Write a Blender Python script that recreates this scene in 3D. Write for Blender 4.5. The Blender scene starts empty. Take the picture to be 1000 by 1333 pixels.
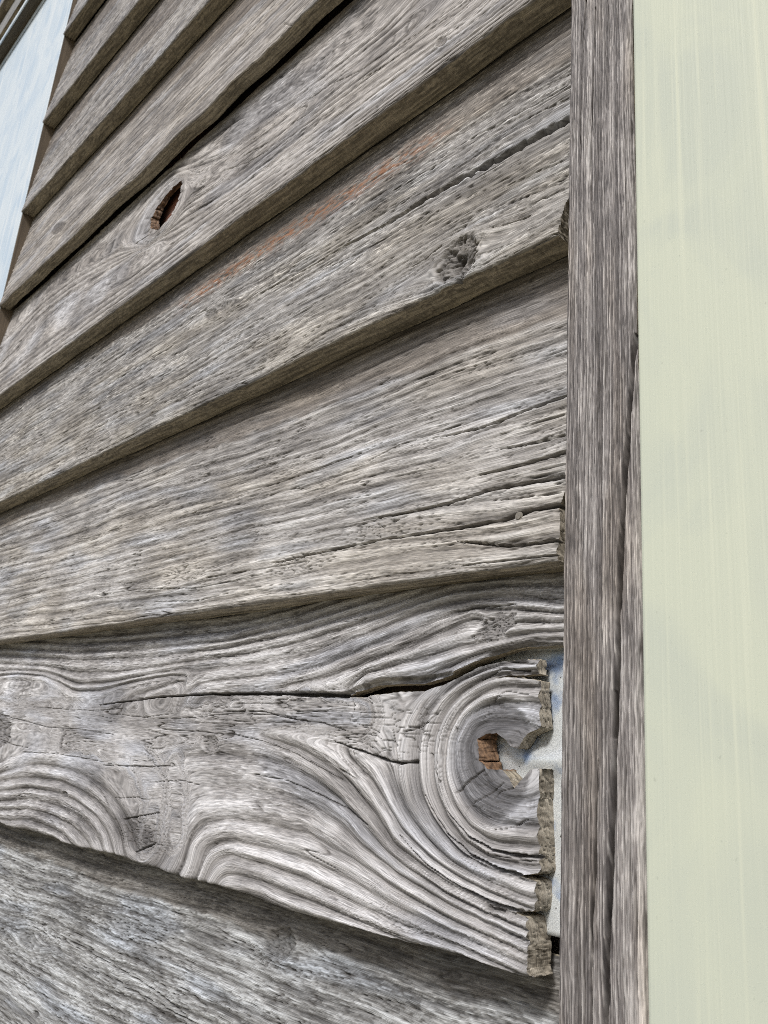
import bpy, math, numpy as np

# ------------------------------------------------------------------ camera, world, sun, exposure
D = 0.32                      # metres from the lens to the front plane of the siding
ZC = 1.35                     # height of the lens over the ground
F_PX, CX, CY = 1078.0, 500.0, 666.5
RGT = np.array([0.68348639, -0.16146128, -0.71188244])   # wall right / up / inward in the lens frame (x right, y down, z ahead)
UPV = np.array([0.07483127, -0.95459447, 0.28835688])
INW = np.array([0.72611751, 0.25035907, 0.64036997])

S = bpy.context.scene
col_root = S.collection
cam_d = bpy.data.cameras.new('camera')
cam = bpy.data.objects.new('camera', cam_d)
col_root.objects.link(cam)
from mathutils import Matrix, Vector
def lens_axis(k): return Vector((RGT[k], INW[k], UPV[k]))   # world X=right, Y=inward, Z=up
ax, ay, az = lens_axis(0), lens_axis(1), lens_axis(2)
M = Matrix.Identity(4)
for r in range(3):
    M[r][0] = ax[r]; M[r][1] = -ay[r]; M[r][2] = -az[r]
M[0][3], M[1][3], M[2][3] = 0.0, -D, ZC
cam.matrix_world = M
cam_d.sensor_fit = 'VERTICAL'; cam_d.sensor_height = 36.0; cam_d.sensor_width = 27.0
cam_d.lens = F_PX / 1333.0 * 36.0
cam_d.clip_start = 0.01; cam_d.clip_end = 500
cam_d.dof.use_dof = True; cam_d.dof.focus_distance = 0.50; cam_d.dof.aperture_fstop = 28
S.camera = cam

SUN_EL, SUN_AZ = 46.0, 16.0     # elevation; azimuth off the wall's normal, towards the right
w = bpy.data.worlds.new('World'); S.world = w; w.use_nodes = True
nt = w.node_tree; bg = nt.nodes['Background']
sky = nt.nodes.new('ShaderNodeTexSky'); sky.sky_type = 'NISHITA'; sky.sun_disc = False
sky.sun_elevation = math.radians(SUN_EL); sky.sun_rotation = math.radians(180 - SUN_AZ)
sky.air_density = 1.0; sky.dust_density = 3.0; sky.ozone_density = 1.0
nt.links.new(sky.outputs[0], bg.inputs[0]); bg.inputs[1].default_value = 0.05
sl = bpy.data.lights.new('sun', 'SUN'); sl.energy = 1.5; sl.angle = math.radians(13); sl.color = (1.0, 0.98, 0.95)
sun = bpy.data.objects.new('sun', sl); col_root.objects.link(sun)
el, azr = math.radians(SUN_EL), math.radians(SUN_AZ)
to_sun = Vector((math.cos(el) * math.sin(azr), -math.cos(el) * math.cos(azr), math.sin(el)))
sun.rotation_euler = to_sun.to_track_quat('Z', 'Y').to_euler()
sun.location = (0.5, -3, 5)
S.view_settings.view_transform = 'Standard'; S.view_settings.look = 'None'
S.view_settings.gamma = 1.0; S.view_settings.use_curve_mapping = False
S.view_settings.exposure = 1.20
S.render.engine = 'CYCLES'; S.cycles.max_bounces = 8; S.cycles.diffuse_bounces = 5
S.cycles.use_denoising = False; S.cycles.filter_width = 0.85

# ------------------------------------------------------------------ numpy helpers
def perlin(x, y, seed=0):
    rng = np.random.RandomState(seed * 7 + 13)
    perm = rng.permutation(1024).astype(np.int32)
    ang = rng.rand(1024) * 2 * np.pi
    gx, gy = np.cos(ang), np.sin(ang)
    xi = np.floor(x).astype(np.int64); yi = np.floor(y).astype(np.int64)
    xf = x - xi; yf = y - yi
    def g(i, j, dx, dy):
        h = perm[(perm[(xi + i) & 1023] + (yi + j)) & 1023]
        return gx[h] * dx + gy[h] * dy
    u = xf * xf * xf * (xf * (xf * 6 - 15) + 10); v = yf * yf * yf * (yf * (yf * 6 - 15) + 10)
    a = g(0, 0, xf, yf); b = g(1, 0, xf - 1, yf); c = g(0, 1, xf, yf - 1); d = g(1, 1, xf - 1, yf - 1)
    return (a + u * (b - a) + v * ((c + u * (d - c)) - (a + u * (b - a)))) * 1.5
def fbm(x, y, seed=0, oct=3, gain=0.5):
    s = 0; a = 1; t = 0
    for o in range(oct):
        s = s + a * perlin(x * 2 ** o, y * 2 ** o, seed + o * 31); t += a; a *= gain
    return s / t
def sst(a, b, x):
    t = np.clip((x - a) / (b - a), 0, 1); return t * t * (3 - 2 * t)
def mix(a, b, t): return a + (b - a) * t
def cmix(a, b, t):
    a = np.asarray(a, float); b = np.asarray(b, float)
    return a + (b - a) * t[..., None]
def cells(x, y, seed):
    """distance to the border of a jittered cell pattern, plus a random value for each cell"""
    rng = np.random.RandomState(seed); jx = rng.rand(64, 64); jy = rng.rand(64, 64); rv = rng.rand(64, 64)
    xi = np.floor(x).astype(int); yi = np.floor(y).astype(int)
    f1 = np.full(x.shape, 9.); f2 = f1.copy(); val = np.zeros(x.shape)
    for dx in (-1, 0, 1):
        for dy in (-1, 0, 1):
            a, b = (xi + dx) & 63, (yi + dy) & 63
            dd = np.hypot(xi + dx + jx[a, b] - x, yi + dy + jy[a, b] - y)
            n1 = dd < f1
            f2 = np.where(n1, f1, np.minimum(f2, dd)); val = np.where(n1, rv[a, b], val); f1 = np.where(n1, dd, f1)
    return f2 - f1, val
def seg_dist(px, py, poly, closed=False):
    """nearest distance to a polyline, the fraction along it and the nearest point"""
    pts = np.asarray(poly, float)
    if closed: pts = np.vstack([pts, pts[:1]])
    L = np.r_[0, np.cumsum(np.hypot(*np.diff(pts, axis=0).T))]
    best = np.full(px.shape, 1e9); tt = np.zeros(px.shape); nx = px.copy(); ny = py.copy()
    for i in range(len(pts) - 1):
        a, b = pts[i], pts[i + 1]; d = b - a; q = max(d @ d, 1e-18)
        t = np.clip(((px - a[0]) * d[0] + (py - a[1]) * d[1]) / q, 0, 1)
        cx, cy = a[0] + t * d[0], a[1] + t * d[1]
        dist = np.hypot(px - cx, py - cy); m = dist < best
        best = np.where(m, dist, best); tt = np.where(m, (L[i] + t * (L[i + 1] - L[i])) / L[-1], tt)
        nx = np.where(m, cx, nx); ny = np.where(m, cy, ny)
    return best, tt, nx, ny
def inside(px, py, poly):
    pts = np.asarray(poly, float); r = np.zeros(px.shape, bool); j = len(pts) - 1
    for i in range(len(pts)):
        xi, yi = pts[i]; xj, yj = pts[j]
        c = ((yi > py) != (yj > py)) & (px < (xj - xi) * (py - yi) / (yj - yi + 1e-18) + xi)
        r ^= c; j = i
    return r
def fray(poly, seed):
    """torn edge: a traced outline broken into short uneven steps"""
    p = np.vstack([poly, poly[:1]]); out = []
    for i in range(len(p) - 1):
        d = p[i + 1] - p[i]; n = max(1, int(np.hypot(*d) / 0.0007)); t = np.arange(n)[:, None] / n
        out.append(p[i] + t * d)
    q = np.vstack(out)
    return q + 0.0007 * np.c_[fbm(q[:, 0] * 170, q[:, 1] * 170, seed + 90, 3, 0.7), 0.8 * fbm(q[:, 0] * 170, q[:, 1] * 170, seed + 91, 3, 0.7)]
def tps(cp, val, ascale):
    c = np.asarray(cp, float) * np.array([ascale, 1.0]) * 20
    def ker(a, b):
        d2 = ((a[:, None, :] - b[None]) ** 2).sum(-1); return np.where(d2 > 1e-12, 0.5 * d2 * np.log(d2 + 1e-12), 0)
    n = len(c); K = ker(c, c) + np.eye(n) * 0.006
    P = np.c_[np.ones(n), c]; A = np.zeros((n + 3, n + 3)); A[:n, :n] = K; A[:n, n:] = P; A[n:, :n] = P.T
    sol = np.linalg.solve(A, np.r_[val, 0, 0, 0])
    def f(U, V):
        q = np.c_[U.ravel() * ascale * 20, V.ravel() * 20]; out = np.empty(len(q))
        for k in range(0, len(q), 8000):
            b = q[k:k + 8000]; out[k:k + 8000] = ker(b, c) @ sol[:n] + np.c_[np.ones(len(b)), b] @ sol[n:]
        return out.reshape(U.shape)
    return f
def coarse_eval(f, U, V, step=4):
    """evaluate a smooth field on every few grid lines and interpolate between them"""
    nr, nc = U.shape
    ri = np.unique(np.r_[np.arange(0, nr, step), nr - 1]); ci = np.unique(np.r_[np.arange(0, nc, step), nc - 1])
    g = f(U[np.ix_(ri, ci)], V[np.ix_(ri, ci)])
    a = np.stack([np.interp(np.arange(nc), ci, row) for row in g])
    return np.stack([np.interp(np.arange(nr), ri, a[:, k]) for k in range(nc)], 1)

# ------------------------------------------------------------------ materials
def node_mat(name):
    m = bpy.data.materials.new(name); m.use_nodes = True
    n = m.node_tree.nodes; l = m.node_tree.links; b = n['Principled BSDF']
    return m, n, l, b
def wood_material():
    m, n, l, b = node_mat('weathered_wood')
    ac = n.new('ShaderNodeAttribute'); ac.attribute_name = 'tone'
    ag = n.new('ShaderNodeAttribute'); ag.attribute_name = 'grain'
    mp = n.new('ShaderNodeMapping'); mp.inputs['Scale'].default_value = (90, 2300, 500)
    l.new(ag.outputs['Vector'], mp.inputs['Vector'])
    t1 = n.new('ShaderNodeTexNoise'); t1.inputs['Scale'].default_value = 1.0; t1.inputs['Detail'].default_value = 3
    l.new(mp.outputs[0], t1.inputs['Vector'])
    r1 = n.new('ShaderNodeMapRange'); r1.inputs[1].default_value = 0.3; r1.inputs[2].default_value = 0.7
    r1.inputs[3].default_value = 0.55; r1.inputs[4].default_value = 1.45
    l.new(t1.outputs['Fac'], r1.inputs[0])
    mx = n.new('ShaderNodeVectorMath'); mx.operation = 'SCALE'
    l.new(ac.outputs['Color'], mx.inputs[0]); l.new(r1.outputs[0], mx.inputs['Scale'])
    l.new(mx.outputs[0], b.inputs['Base Color'])
    bp = n.new('ShaderNodeBump'); bp.inputs['Strength'].default_value = 0.5; bp.inputs['Distance'].default_value = 0.0005
    l.new(t1.outputs['Fac'], bp.inputs['Height']); l.new(bp.outputs[0], b.inputs['Normal'])
    b.inputs['Roughness'].default_value = 0.68; b.inputs['Specular IOR Level'].default_value = 0.35
    return m
WOOD = wood_material()
def paint_material(name, base, streak, blotch, sx, rough, speck=0.5):
    m, n, l, b = node_mat(name)
    tc = n.new('ShaderNodeTexCoord')
    def noise(scale, det, vec, dist=0.0):
        mp = n.new('ShaderNodeMapping'); mp.inputs['Scale'].default_value = vec
        l.new(tc.outputs['Object'], mp.inputs[0])
        t = n.new('ShaderNodeTexNoise'); t.inputs['Scale'].default_value = scale; t.inputs['Detail'].default_value = det
        t.inputs['Distortion'].default_value = dist
        l.new(mp.outputs[0], t.inputs['Vector']); return t
    def ramp(t, a, c):
        r = n.new('ShaderNodeMapRange'); r.inputs[1].default_value = a; r.inputs[2].default_value = c
        l.new(t.outputs['Fac'], r.inputs[0]); return r
    def mixc(fac, a, c):
        x = n.new('ShaderNodeMix'); x.data_type = 'RGBA'
        l.new(fac, x.inputs[0])
        if isinstance(a, tuple): x.inputs[6].default_value = (*a, 1)
        else: l.new(a, x.inputs[6])
        x.inputs[7].default_value = (*c, 1); return x.outputs[2]
    brush = noise(1.0, 4, (sx, sx, sx * 0.012))
    brush2 = noise(1.0, 3, (sx * 0.35, sx * 0.35, sx * 0.006))
    cloud = noise(1.0, 3, (14, 14, 9), 1.2)
    spk = noise(1.0, 2, (420, 420, 300))
    c = mixc(ramp(cloud, 0.42, 0.62).outputs[0], base, blotch)
    c = mixc(ramp(brush2, 0.56, 0.74).outputs[0], c, streak)
    half = n.new('ShaderNodeMath'); half.operation = 'MULTIPLY'; half.inputs[1].default_value = 0.45
    l.new(ramp(brush, 0.55, 0.72).outputs[0], half.inputs[0])
    c = mixc(half.outputs[0], c, streak)
    sp = n.new('ShaderNodeMath'); sp.operation = 'MULTIPLY'; sp.inputs[1].default_value = speck
    l.new(ramp(spk, 0.70, 0.78).outputs[0], sp.inputs[0])
    c = mixc(sp.outputs[0], c, tuple(0.55 * q for q in blotch))
    l.new(c, b.inputs['Base Color'])
    bp = n.new('ShaderNodeBump'); bp.inputs['Strength'].default_value = 0.25; bp.inputs['Distance'].default_value = 0.0006
    l.new(brush.outputs['Fac'], bp.inputs['Height']); l.new(bp.outputs[0], b.inputs['Normal'])
    b.inputs['Roughness'].default_value = rough; b.inputs['Specular IOR Level'].default_value = 0.3
    return m
GREEN = paint_material('pale_green_paint', (0.495, 0.525, 0.43), (0.535, 0.56, 0.455), (0.455, 0.488, 0.415), 640, 0.45, 0.35)
WHITE = paint_material('pale_blue_white_paint', (0.57, 0.635, 0.68), (0.68, 0.715, 0.735), (0.46, 0.55, 0.635), 260, 0.5, 0.25)
def plain_wood(name, base, dark, scale):
    m, n, l, b = node_mat(name)
    tc = n.new('ShaderNodeTexCoord'); mp = n.new('ShaderNodeMapping'); mp.inputs['Scale'].default_value = scale
    t = n.new('ShaderNodeTexNoise'); t.inputs['Scale'].default_value = 1.0; t.inputs['Detail'].default_value = 5
    l.new(tc.outputs['Object'], mp.inputs[0]); l.new(mp.outputs[0], t.inputs['Vector'])
    r = n.new('ShaderNodeValToRGB'); r.color_ramp.elements[0].position = 0.35; r.color_ramp.elements[1].position = 0.68
    r.color_ramp.elements[0].color = (*dark, 1); r.color_ramp.elements[1].color = (*base, 1)
    l.new(t.outputs['Fac'], r.inputs[0]); l.new(r.outputs[0], b.inputs['Base Color'])
    bp = n.new('ShaderNodeBump'); bp.inputs['Strength'].default_value = 0.4; bp.inputs['Distance'].default_value = 0.001
    l.new(t.outputs['Fac'], bp.inputs['Height']); l.new(bp.outputs[0], b.inputs['Normal'])
    b.inputs['Roughness'].default_value = 0.85
    return m
BROWN = plain_wood('bare_brown_wood', (0.21, 0.165, 0.115), (0.11, 0.085, 0.06), (200, 200, 8))
HEADW = plain_wood('dark_head_wood', (0.12, 0.10, 0.07), (0.07, 0.058, 0.042), (8, 200, 200))
RED = plain_wood('red_brown_stud', (0.20, 0.075, 0.04), (0.05, 0.02, 0.012), (7, 60, 330))
SHEATH = plain_wood('dark_sheathing', (0.075, 0.055, 0.038), (0.03, 0.022, 0.016), (7, 60, 330))
def metal_material():
    m, n, l, b = node_mat('galvanised_metal')
    tc = n.new('ShaderNodeTexCoord')
    t = n.new('ShaderNodeTexNoise'); t.inputs['Scale'].default_value = 45; t.inputs['Detail'].default_value = 4
    s = n.new('ShaderNodeTexNoise'); s.inputs['Scale'].default_value = 420; s.inputs['Detail'].default_value = 2
    for q in (t, s): l.new(tc.outputs['Object'], q.inputs['Vector'])
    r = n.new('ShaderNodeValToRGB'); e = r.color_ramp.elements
    e[0].position = 0.33; e[0].color = (0.40, 0.52, 0.72, 1); e[1].position = 0.46; e[1].color = (0.88, 0.91, 0.92, 1)  # blue patches put the sky's reflection into the metal's colour
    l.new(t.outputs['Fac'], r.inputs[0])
    mr = n.new('ShaderNodeMapRange'); mr.inputs[1].default_value = 0.70; mr.inputs[2].default_value = 0.75
    l.new(s.outputs['Fac'], mr.inputs[0])
    x = n.new('ShaderNodeMix'); x.data_type = 'RGBA'; l.new(mr.outputs[0], x.inputs[0]); l.new(r.outputs[0], x.inputs[6])
    x.inputs[7].default_value = (0.10, 0.085, 0.06, 1)
    l.new(x.outputs[2], b.inputs['Base Color'])
    b.inputs['Metallic'].default_value = 0.25; b.inputs['Roughness'].default_value = 0.28
    return m
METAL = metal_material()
def nail_material():
    m, n, l, b = node_mat('dull_nail_metal')
    tc = n.new('ShaderNodeTexCoord'); s = n.new('ShaderNodeTexNoise'); s.inputs['Scale'].default_value = 900
    l.new(tc.outputs['Object'], s.inputs['Vector'])
    r = n.new('ShaderNodeValToRGB'); r.color_ramp.elements[0].color = (0.13, 0.11, 0.085, 1); r.color_ramp.elements[1].color = (0.34, 0.32, 0.28, 1)
    l.new(s.outputs['Fac'], r.inputs[0]); l.new(r.outputs[0], b.inputs['Base Color'])
    b.inputs['Metallic'].default_value = 0.5; b.inputs['Roughness'].default_value = 0.6
    return m
NAIL = nail_material()
def ground_material():
    m, n, l, b = node_mat('dry_grass_ground')
    tc = n.new('ShaderNodeTexCoord'); s = n.new('ShaderNodeTexNoise'); s.inputs['Scale'].default_value = 6; s.inputs['Detail'].default_value = 8
    l.new(tc.outputs['Object'], s.inputs['Vector'])
    r = n.new('ShaderNodeValToRGB'); r.color_ramp.elements[0].color = (0.10, 0.093, 0.056, 1); r.color_ramp.elements[1].color = (0.26, 0.225, 0.15, 1)
    l.new(s.outputs['Fac'], r.inputs[0]); l.new(r.outputs[0], b.inputs['Base Color']); b.inputs['Roughness'].default_value = 0.95
    return m

# ------------------------------------------------------------------ mesh helpers
def link(name, me, mat, parent=None):
    o = bpy.data.objects.new(name, me); col_root.objects.link(o)
    if mat: me.materials.append(mat)
    if parent: o.parent = parent
    return o
def mesh_arrays(name, verts, quads, tone=None, grain=None):
    me = bpy.data.meshes.new(name)
    me.vertices.add(len(verts)); me.vertices.foreach_set('co', np.ascontiguousarray(verts, np.float32).ravel())
    nq = len(quads); me.loops.add(nq * 4); me.polygons.add(nq)
    me.loops.foreach_set('vertex_index', np.ascontiguousarray(quads, np.int32).ravel())
    me.polygons.foreach_set('loop_start', np.arange(0, nq * 4, 4, dtype=np.int32))
    me.update(calc_edges=True)
    me.polygons.foreach_set('use_smooth', np.ones(nq, bool))
    if tone is not None:
        a = me.attributes.new('tone', 'FLOAT_COLOR', 'POINT')
        a.data.foreach_set('color', np.c_[np.clip(tone, 0, 1), np.ones(len(tone))].astype(np.float32).ravel())
        g = me.attributes.new('grain', 'FLOAT_VECTOR', 'POINT'); g.data.foreach_set('vector', grain.astype(np.float32).ravel())
    me.validate(); return me
def box(name, lo, hi, mat, parent=None, bevel=0.0015):
    import bmesh
    bm = bmesh.new(); bmesh.ops.create_cube(bm, size=1)
    for v in bm.verts:
        v.co = Vector([(lo[k] + hi[k]) / 2 + v.co[k] * (hi[k] - lo[k]) for k in range(3)])
    if bevel: bmesh.ops.bevel(bm, geom=bm.edges[:], offset=bevel, segments=3, affect='EDGES', profile=0.5)
    me = bpy.data.meshes.new(name); bm.to_mesh(me); bm.free()
    return link(name, me, mat, parent)
def tag(o, label=None, cat=None, kind=None, group=None):
    if label: o['label'] = label
    if cat: o['category'] = cat; o['kind'] = 'thing'
    if kind: o['kind'] = kind
    if group: o['group'] = group
    return o

def panel(name, X, Z, Y, tone, grain, keep, yback, parent, along='x', hole_polys=(), mat=WOOD, nk=12, end_rough=0.0006, seed=5, inner=None, slope_in=0.0065):
    """a board as one closed skin: a displaced front sheet over (X,Z), faces kept by mask, and the cut sides run back to yback"""
    nr, nc = X.shape
    idx = np.arange(nr * nc).reshape(nr, nc)
    q = np.stack([idx[:-1, :-1], idx[:-1, 1:], idx[1:, 1:], idx[1:, :-1]], -1)
    kf = keep[:-1, :-1] & keep[:-1, 1:] & keep[1:, 1:] & keep[1:, :-1]
    Q = q[kf]
    # directed boundary edges of the kept faces
    e = np.concatenate([Q[:, [0, 1]], Q[:, [1, 2]], Q[:, [2, 3]], Q[:, [3, 0]]])
    key = e[:, 0].astype(np.int64) * (nr * nc) + e[:, 1]; rev = e[:, 1].astype(np.int64) * (nr * nc) + e[:, 0]
    bd = e[~np.isin(key, rev)]
    Xf, Zf, Yf = X.ravel().copy(), Z.ravel().copy(), Y.ravel()
    bv = np.unique(bd)
    # settle the masked outline onto the traced outline so that it is not stepped
    for poly in hole_polys:
        dd, _, nx, nz = seg_dist(Xf[bv], Zf[bv], poly, True)
        m = dd < 0.0022
        Xf[bv[m]] = nx[m]; Zf[bv[m]] = nz[m]
    used = np.zeros(nr * nc, bool); used[Q.ravel()] = True
    remap = -np.ones(nr * nc, np.int64); remap[used] = np.arange(used.sum())
    V = [np.c_[Xf, Yf, Zf][used]]; T = [tone.reshape(-1, 3)[used]]; G = [grain.reshape(-1, 3)[used]]
    F = [remap[Q]]
    # sides
    n0 = used.sum(); nb = len(bv); bi = -np.ones(nr * nc, np.int64); bi[bv] = np.arange(nb)
    dx = Xf[bd[:, 1]] - Xf[bd[:, 0]]; dz = Zf[bd[:, 1]] - Zf[bd[:, 0]]
    nrm = np.zeros((nb, 2))
    for k in (0, 1):
        np.add.at(nrm, bi[bd[:, k]], np.c_[dz, -dx])
    nrm /= np.maximum(np.linalg.norm(nrm, axis=1, keepdims=True), 1e-9)
    bx, bz, by = Xf[bv], Zf[bv], Yf[bv]
    back = np.broadcast_to(yback, X.shape).ravel()[bv]
    isend = (np.abs(nrm[:, 0]) > np.abs(nrm[:, 1])) if along == 'x' else (np.abs(nrm[:, 1]) > np.abs(nrm[:, 0]))
    inhole = np.zeros(nb, bool) if inner is None else inside(bx, bz, inner)
    s_al = np.where(isend, bz if along == 'x' else bx, bx if along == 'x' else bz)
    for k in range(nk + 1):
        f = k / nk; y = by + (back - by) * f ** 1.15
        dep = y - by
        lon = fbm(s_al * 18, (y + 0.3) * 900, seed + 3, 2)          # lines that run along the board on its lower face
        rg = fbm(s_al * 420, y * 420, seed + 4, 3)
        cd, cv = cells(s_al * 150 + 0.35 * rg, y * 170 + s_al * 110, seed + 5)
        crk = sst(0.09, 0.0, cd)
        off = np.where(isend, (rg * 0.35 - crk * 1.0) * end_rough, lon * 0.0006 + rg * 0.00025) * min(1, k / 1.5)
        off = off + np.where(inhole, slope_in * f * np.maximum(nrm[:, 0] - 0.2, 0), 0)      # the left wall of a knot hole leans in
        V.append(np.c_[bx + nrm[:, 0] * off, y, bz + nrm[:, 1] * off])
        under = cmix((0.16, 0.14, 0.108), (0.43, 0.38, 0.295), sst(-0.45, 0.5, lon + 0.5 * rg))
        arc = fbm((s_al + 0.55 * y) * 420 + 0.5 * rg, (s_al * 0.6 - y) * 50, seed + 6, 2)     # growth lines crossing the sawn end
        end = cmix((0.255, 0.225, 0.18), (0.49, 0.445, 0.37), sst(-0.55, 0.6, arc * 1.1 + rg * 0.3 + (cv - 0.5) * 0.3)) * (1 - 0.45 * crk)[:, None]
        t = np.where(isend[:, None], end, under)
        hb = cmix((0.07, 0.042, 0.026), (0.22, 0.135, 0.08), sst(-0.4, 0.4, fbm(bx * 60 + y * 500, bz * 500 + y * 60, seed + 8, 2)))
        t = np.where(inhole[:, None], hb, t)
        T.append(t); G.append(np.c_[s_al, y + bz * 0.2, np.zeros(nb)])
        if k:
            a = n0 + (k - 1) * nb; b = n0 + k * nb
            i0, i1 = bi[bd[:, 0]], bi[bd[:, 1]]
            F.append(np.c_[a + i1, a + i0, b + i0, b + i1])
    me = mesh_arrays(name, np.vstack(V), np.vstack(F), np.vstack(T), np.vstack(G))
    return link(name, me, mat, parent)

# ------------------------------------------------------------------ the clapboard wall
EXPO = 0.57 * D               # exposed height of a plank
STEP = 0.0225                 # how far a plank's lower edge stands out over the one below
U_LEFT, U_END = -4.118 * D, -0.7095 * D
class Board:
    """the sloping front plane of one plank; at() turns a point traced on the photograph into (x, s) on that plane"""
    def __init__(s, v0, step=STEP): s.v0, s.step = v0, step
    def at(s, x, y):
        d = np.array([x - CX, y - CY, F_PX]); du, dv, dn = d @ RGT, d @ UPV, d @ INW
        g = (s.step / D) / 0.57
        k = (1 - g * s.v0) / (dn - g * dv)
        return np.array([k * du * D, (k * dv - s.v0) * D])
    def line(s, pts): return np.array([s.at(*p) for p in pts])
    def cols(s, dens, x0=-45, x1=752, ul=U_LEFT, ur=U_END):
        """columns spaced evenly as seen, coarser where nothing of the plank shows"""
        uu = np.linspace(ul, ur, 4000); v = (s.v0 + 0.28) * D; yy = D + s.step * 0.5
        px = uu * RGT[0] + v * UPV[0] + yy * INW[0]; pz = uu * RGT[2] + v * UPV[2] + yy * INW[2]
        sx = px / pz * F_PX + CX
        rate = np.gradient(sx, uu) * dens * 0.768
        rate = np.where((sx > x0) & (sx < x1), rate, np.minimum(rate, 250))
        rate = np.maximum(rate, 110)
        cum = np.r_[0, np.cumsum((rate[1:] + rate[:-1]) / 2 * np.diff(uu))]
        n = int(cum[-1]) + 1
        return np.interp(np.linspace(0, cum[-1], n), cum, uu)

wall = bpy.data.objects.new('clapboard_wall', None); col_root.objects.link(wall)
wall.location = (0, 0, 0)
tag(wall, 'weathered grey wall of overlapping bare wooden planks, left of the trim', 'wall')

SILVER, MID = (0.475, 0.47, 0.465), (0.245, 0.236, 0.228)
DARK, DIRT = (0.085, 0.08, 0.077), (0.04, 0.034, 0.029)

def plank(v0, seed, dens=0.9, rows=None, ring_sp=0.0075, ring_amp=0.0005, phi_pts=None, ascale=1.0, knots=(), cracks=(), holes=(), fleck=0.6, checks=0.6,
          warm=0.3, top_band=None, end_line=None, wav=0.0012, stain=None, label=None, inner=None, thin=None, calm_zone=None, fibre=1.0, back=0.0205, con=1.2, tone_slope=0.12, ring_col=0.35, tint=(1, 1, 1), chip=0.0009, right=U_END, extra=None, bright=1.0, slant=0.0, nsplit=0):
    B = Board(v0); e = EXPO
    u = B.cols(dens, ur=right)
    dist_rows = rows
    s1 = np.r_[np.linspace(0, 0.006, 16)[:-1], np.linspace(0.006, e + 0.007, dist_rows)]
    X, Sg = np.meshgrid(u, s1)
    # ring field
    wob = fbm(X * 5, Sg * 18, seed, 3)
    if phi_pts:
        cp, val = [], []
        for ph, pts in phi_pts:
            L = B.line(pts); seg = np.r_[0, np.cumsum(np.hypot(*np.diff(L, axis=0).T))]
            n = max(2, int(seg[-1] / 0.012)); q = np.linspace(0, seg[-1], n)
            for a, b in zip(np.interp(q, seg, L[:, 0]), np.interp(q, seg, L[:, 1])): cp.append((a, b)); val.append(ph)
        phi = coarse_eval(tps(cp, np.array(val), ascale), X, Sg) + 0.06 * wob + 0.05 * fbm(X * 30, Sg * 60, seed + 1, 2)
        C = phi * ring_sp
    else:
        C = Sg + slant * (X - u[-1]) + 0.006 * wob + 0.0009 * fbm(X * 18, Sg * 60, seed + 1, 2)
        for k in knots:
            (cx, cs) = B.at(*k['c']); ra, rb = k['def']
            rho = ((X - cx) / ra) ** 2 + ((Sg - cs) / rb) ** 2
            C = C - (Sg - cs) * k.get('push', 0.85) * np.exp(-rho) 
        phi = C / ring_sp
    A = X; calm = 0.0
    if calm_zone:
        for pts, rad in calm_zone:
            d_, _, _, _ = seg_dist(X, Sg, B.line(pts)); calm = np.maximum(calm, sst(rad * 1.5, rad * 0.5, d_ + 0.003 * fbm(X * 40, Sg * 60, seed + 33, 2)))
        C = mix(C, Sg - 0.10 + 8 * ring_sp, calm)
    pj = phi + (0.18 if phi_pts else 0.35) * perlin(phi * 0.8, phi * 0 + seed, seed + 2)
    ring = 0.5 + 0.5 * np.cos(2 * np.pi * pj)
    ring = ring ** 0.65
    if phi_pts:
        gz = np.gradient(phi, s1, axis=0); gx = np.gradient(phi, u, axis=1)
        flat = sst(0.10, 0.42, np.hypot(gx, gz) * ring_sp); ring = mix(0.62, ring, flat * (1 - 0.9 * calm))
    fine = 0.5 + 0.5 * np.cos(2 * np.pi * (pj * 3.0 + 0.25 * perlin(A * 20, C * 200, seed + 9)))
    vary = 0.6 + 0.7 * sst(-0.4, 0.5, fbm(A * 9, C * 45, seed + 3, 2))
    # fibres, flecks
    fib = fbm(A * 26, C * 1000, seed + 4, 3, 0.75)
    fib2 = fbm(A * 14, C * 420, seed + 5, 2)
    rough_zone = sst(-0.35, 0.35, fbm(A * 7, C * 34, seed + 6, 2) + (fleck - 0.5) * 0.9 + 0.45 * (Sg / e - 0.55))
    fl = sst(0.12, 0.32, fbm(A * 80 + fib * 0.8, C * 900, seed + 7, 3, 0.65)) * rough_zone
    pit = sst(0.13, 0.32, fbm(A * 60, C * 800, seed + 17, 3, 0.6)) * rough_zone
    lump = fbm(A * 60, C * 170, seed + 8, 2)
    low = fbm(A * 4.5, Sg * 20, seed + 10, 3)
    blot = fbm(A * 16, C * 65, seed + 20, 3)
    h = ring_amp * (ring - 0.5) * vary + ring_amp * 0.22 * fibre ** 2 * (fine - 0.5) + fibre * (0.00028 * fib + 0.00022 * fib2) + 0.00055 * fl * fleck - 0.0006 * pit * fleck + 0.00045 * lump
    t = 0.50 + ring_col * (ring - 0.5) * vary + (0.05 if phi_pts else 0.12) * fibre ** 2 * (fine - 0.5) + fibre * (0.34 * fib + 0.24 * fib2) + 0.46 * fl * fleck - 0.42 * pit * fleck + 0.40 * blot + 0.26 * low
    t = 0.5 + (t - 0.5) * con + tone_slope * (0.5 - Sg / e)  # tone falls steadily from the plank's lower edge to its top
    # short drying checks that follow the fibres
    ck = np.abs(perlin(A * 13 + 3, C * 230, seed + 11)); cm = sst(0.10, 0.42, fbm(A * 11, C * 90, seed + 12, 2) + (checks - 0.5) * 0.7 + 0.35 * calm)
    chk = sst(0.065, 0.01, ck) * cm
    ck2 = np.abs(perlin(A * 30 + 7, C * 520, seed + 13)); chk2 = sst(0.10, 0.01, ck2) * sst(0.0, 0.4, fbm(A * 17, C * 120, seed + 14, 2) + (checks - 0.5) * 0.6)
    h -= 0.0013 * chk + 0.0006 * chk2
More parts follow.
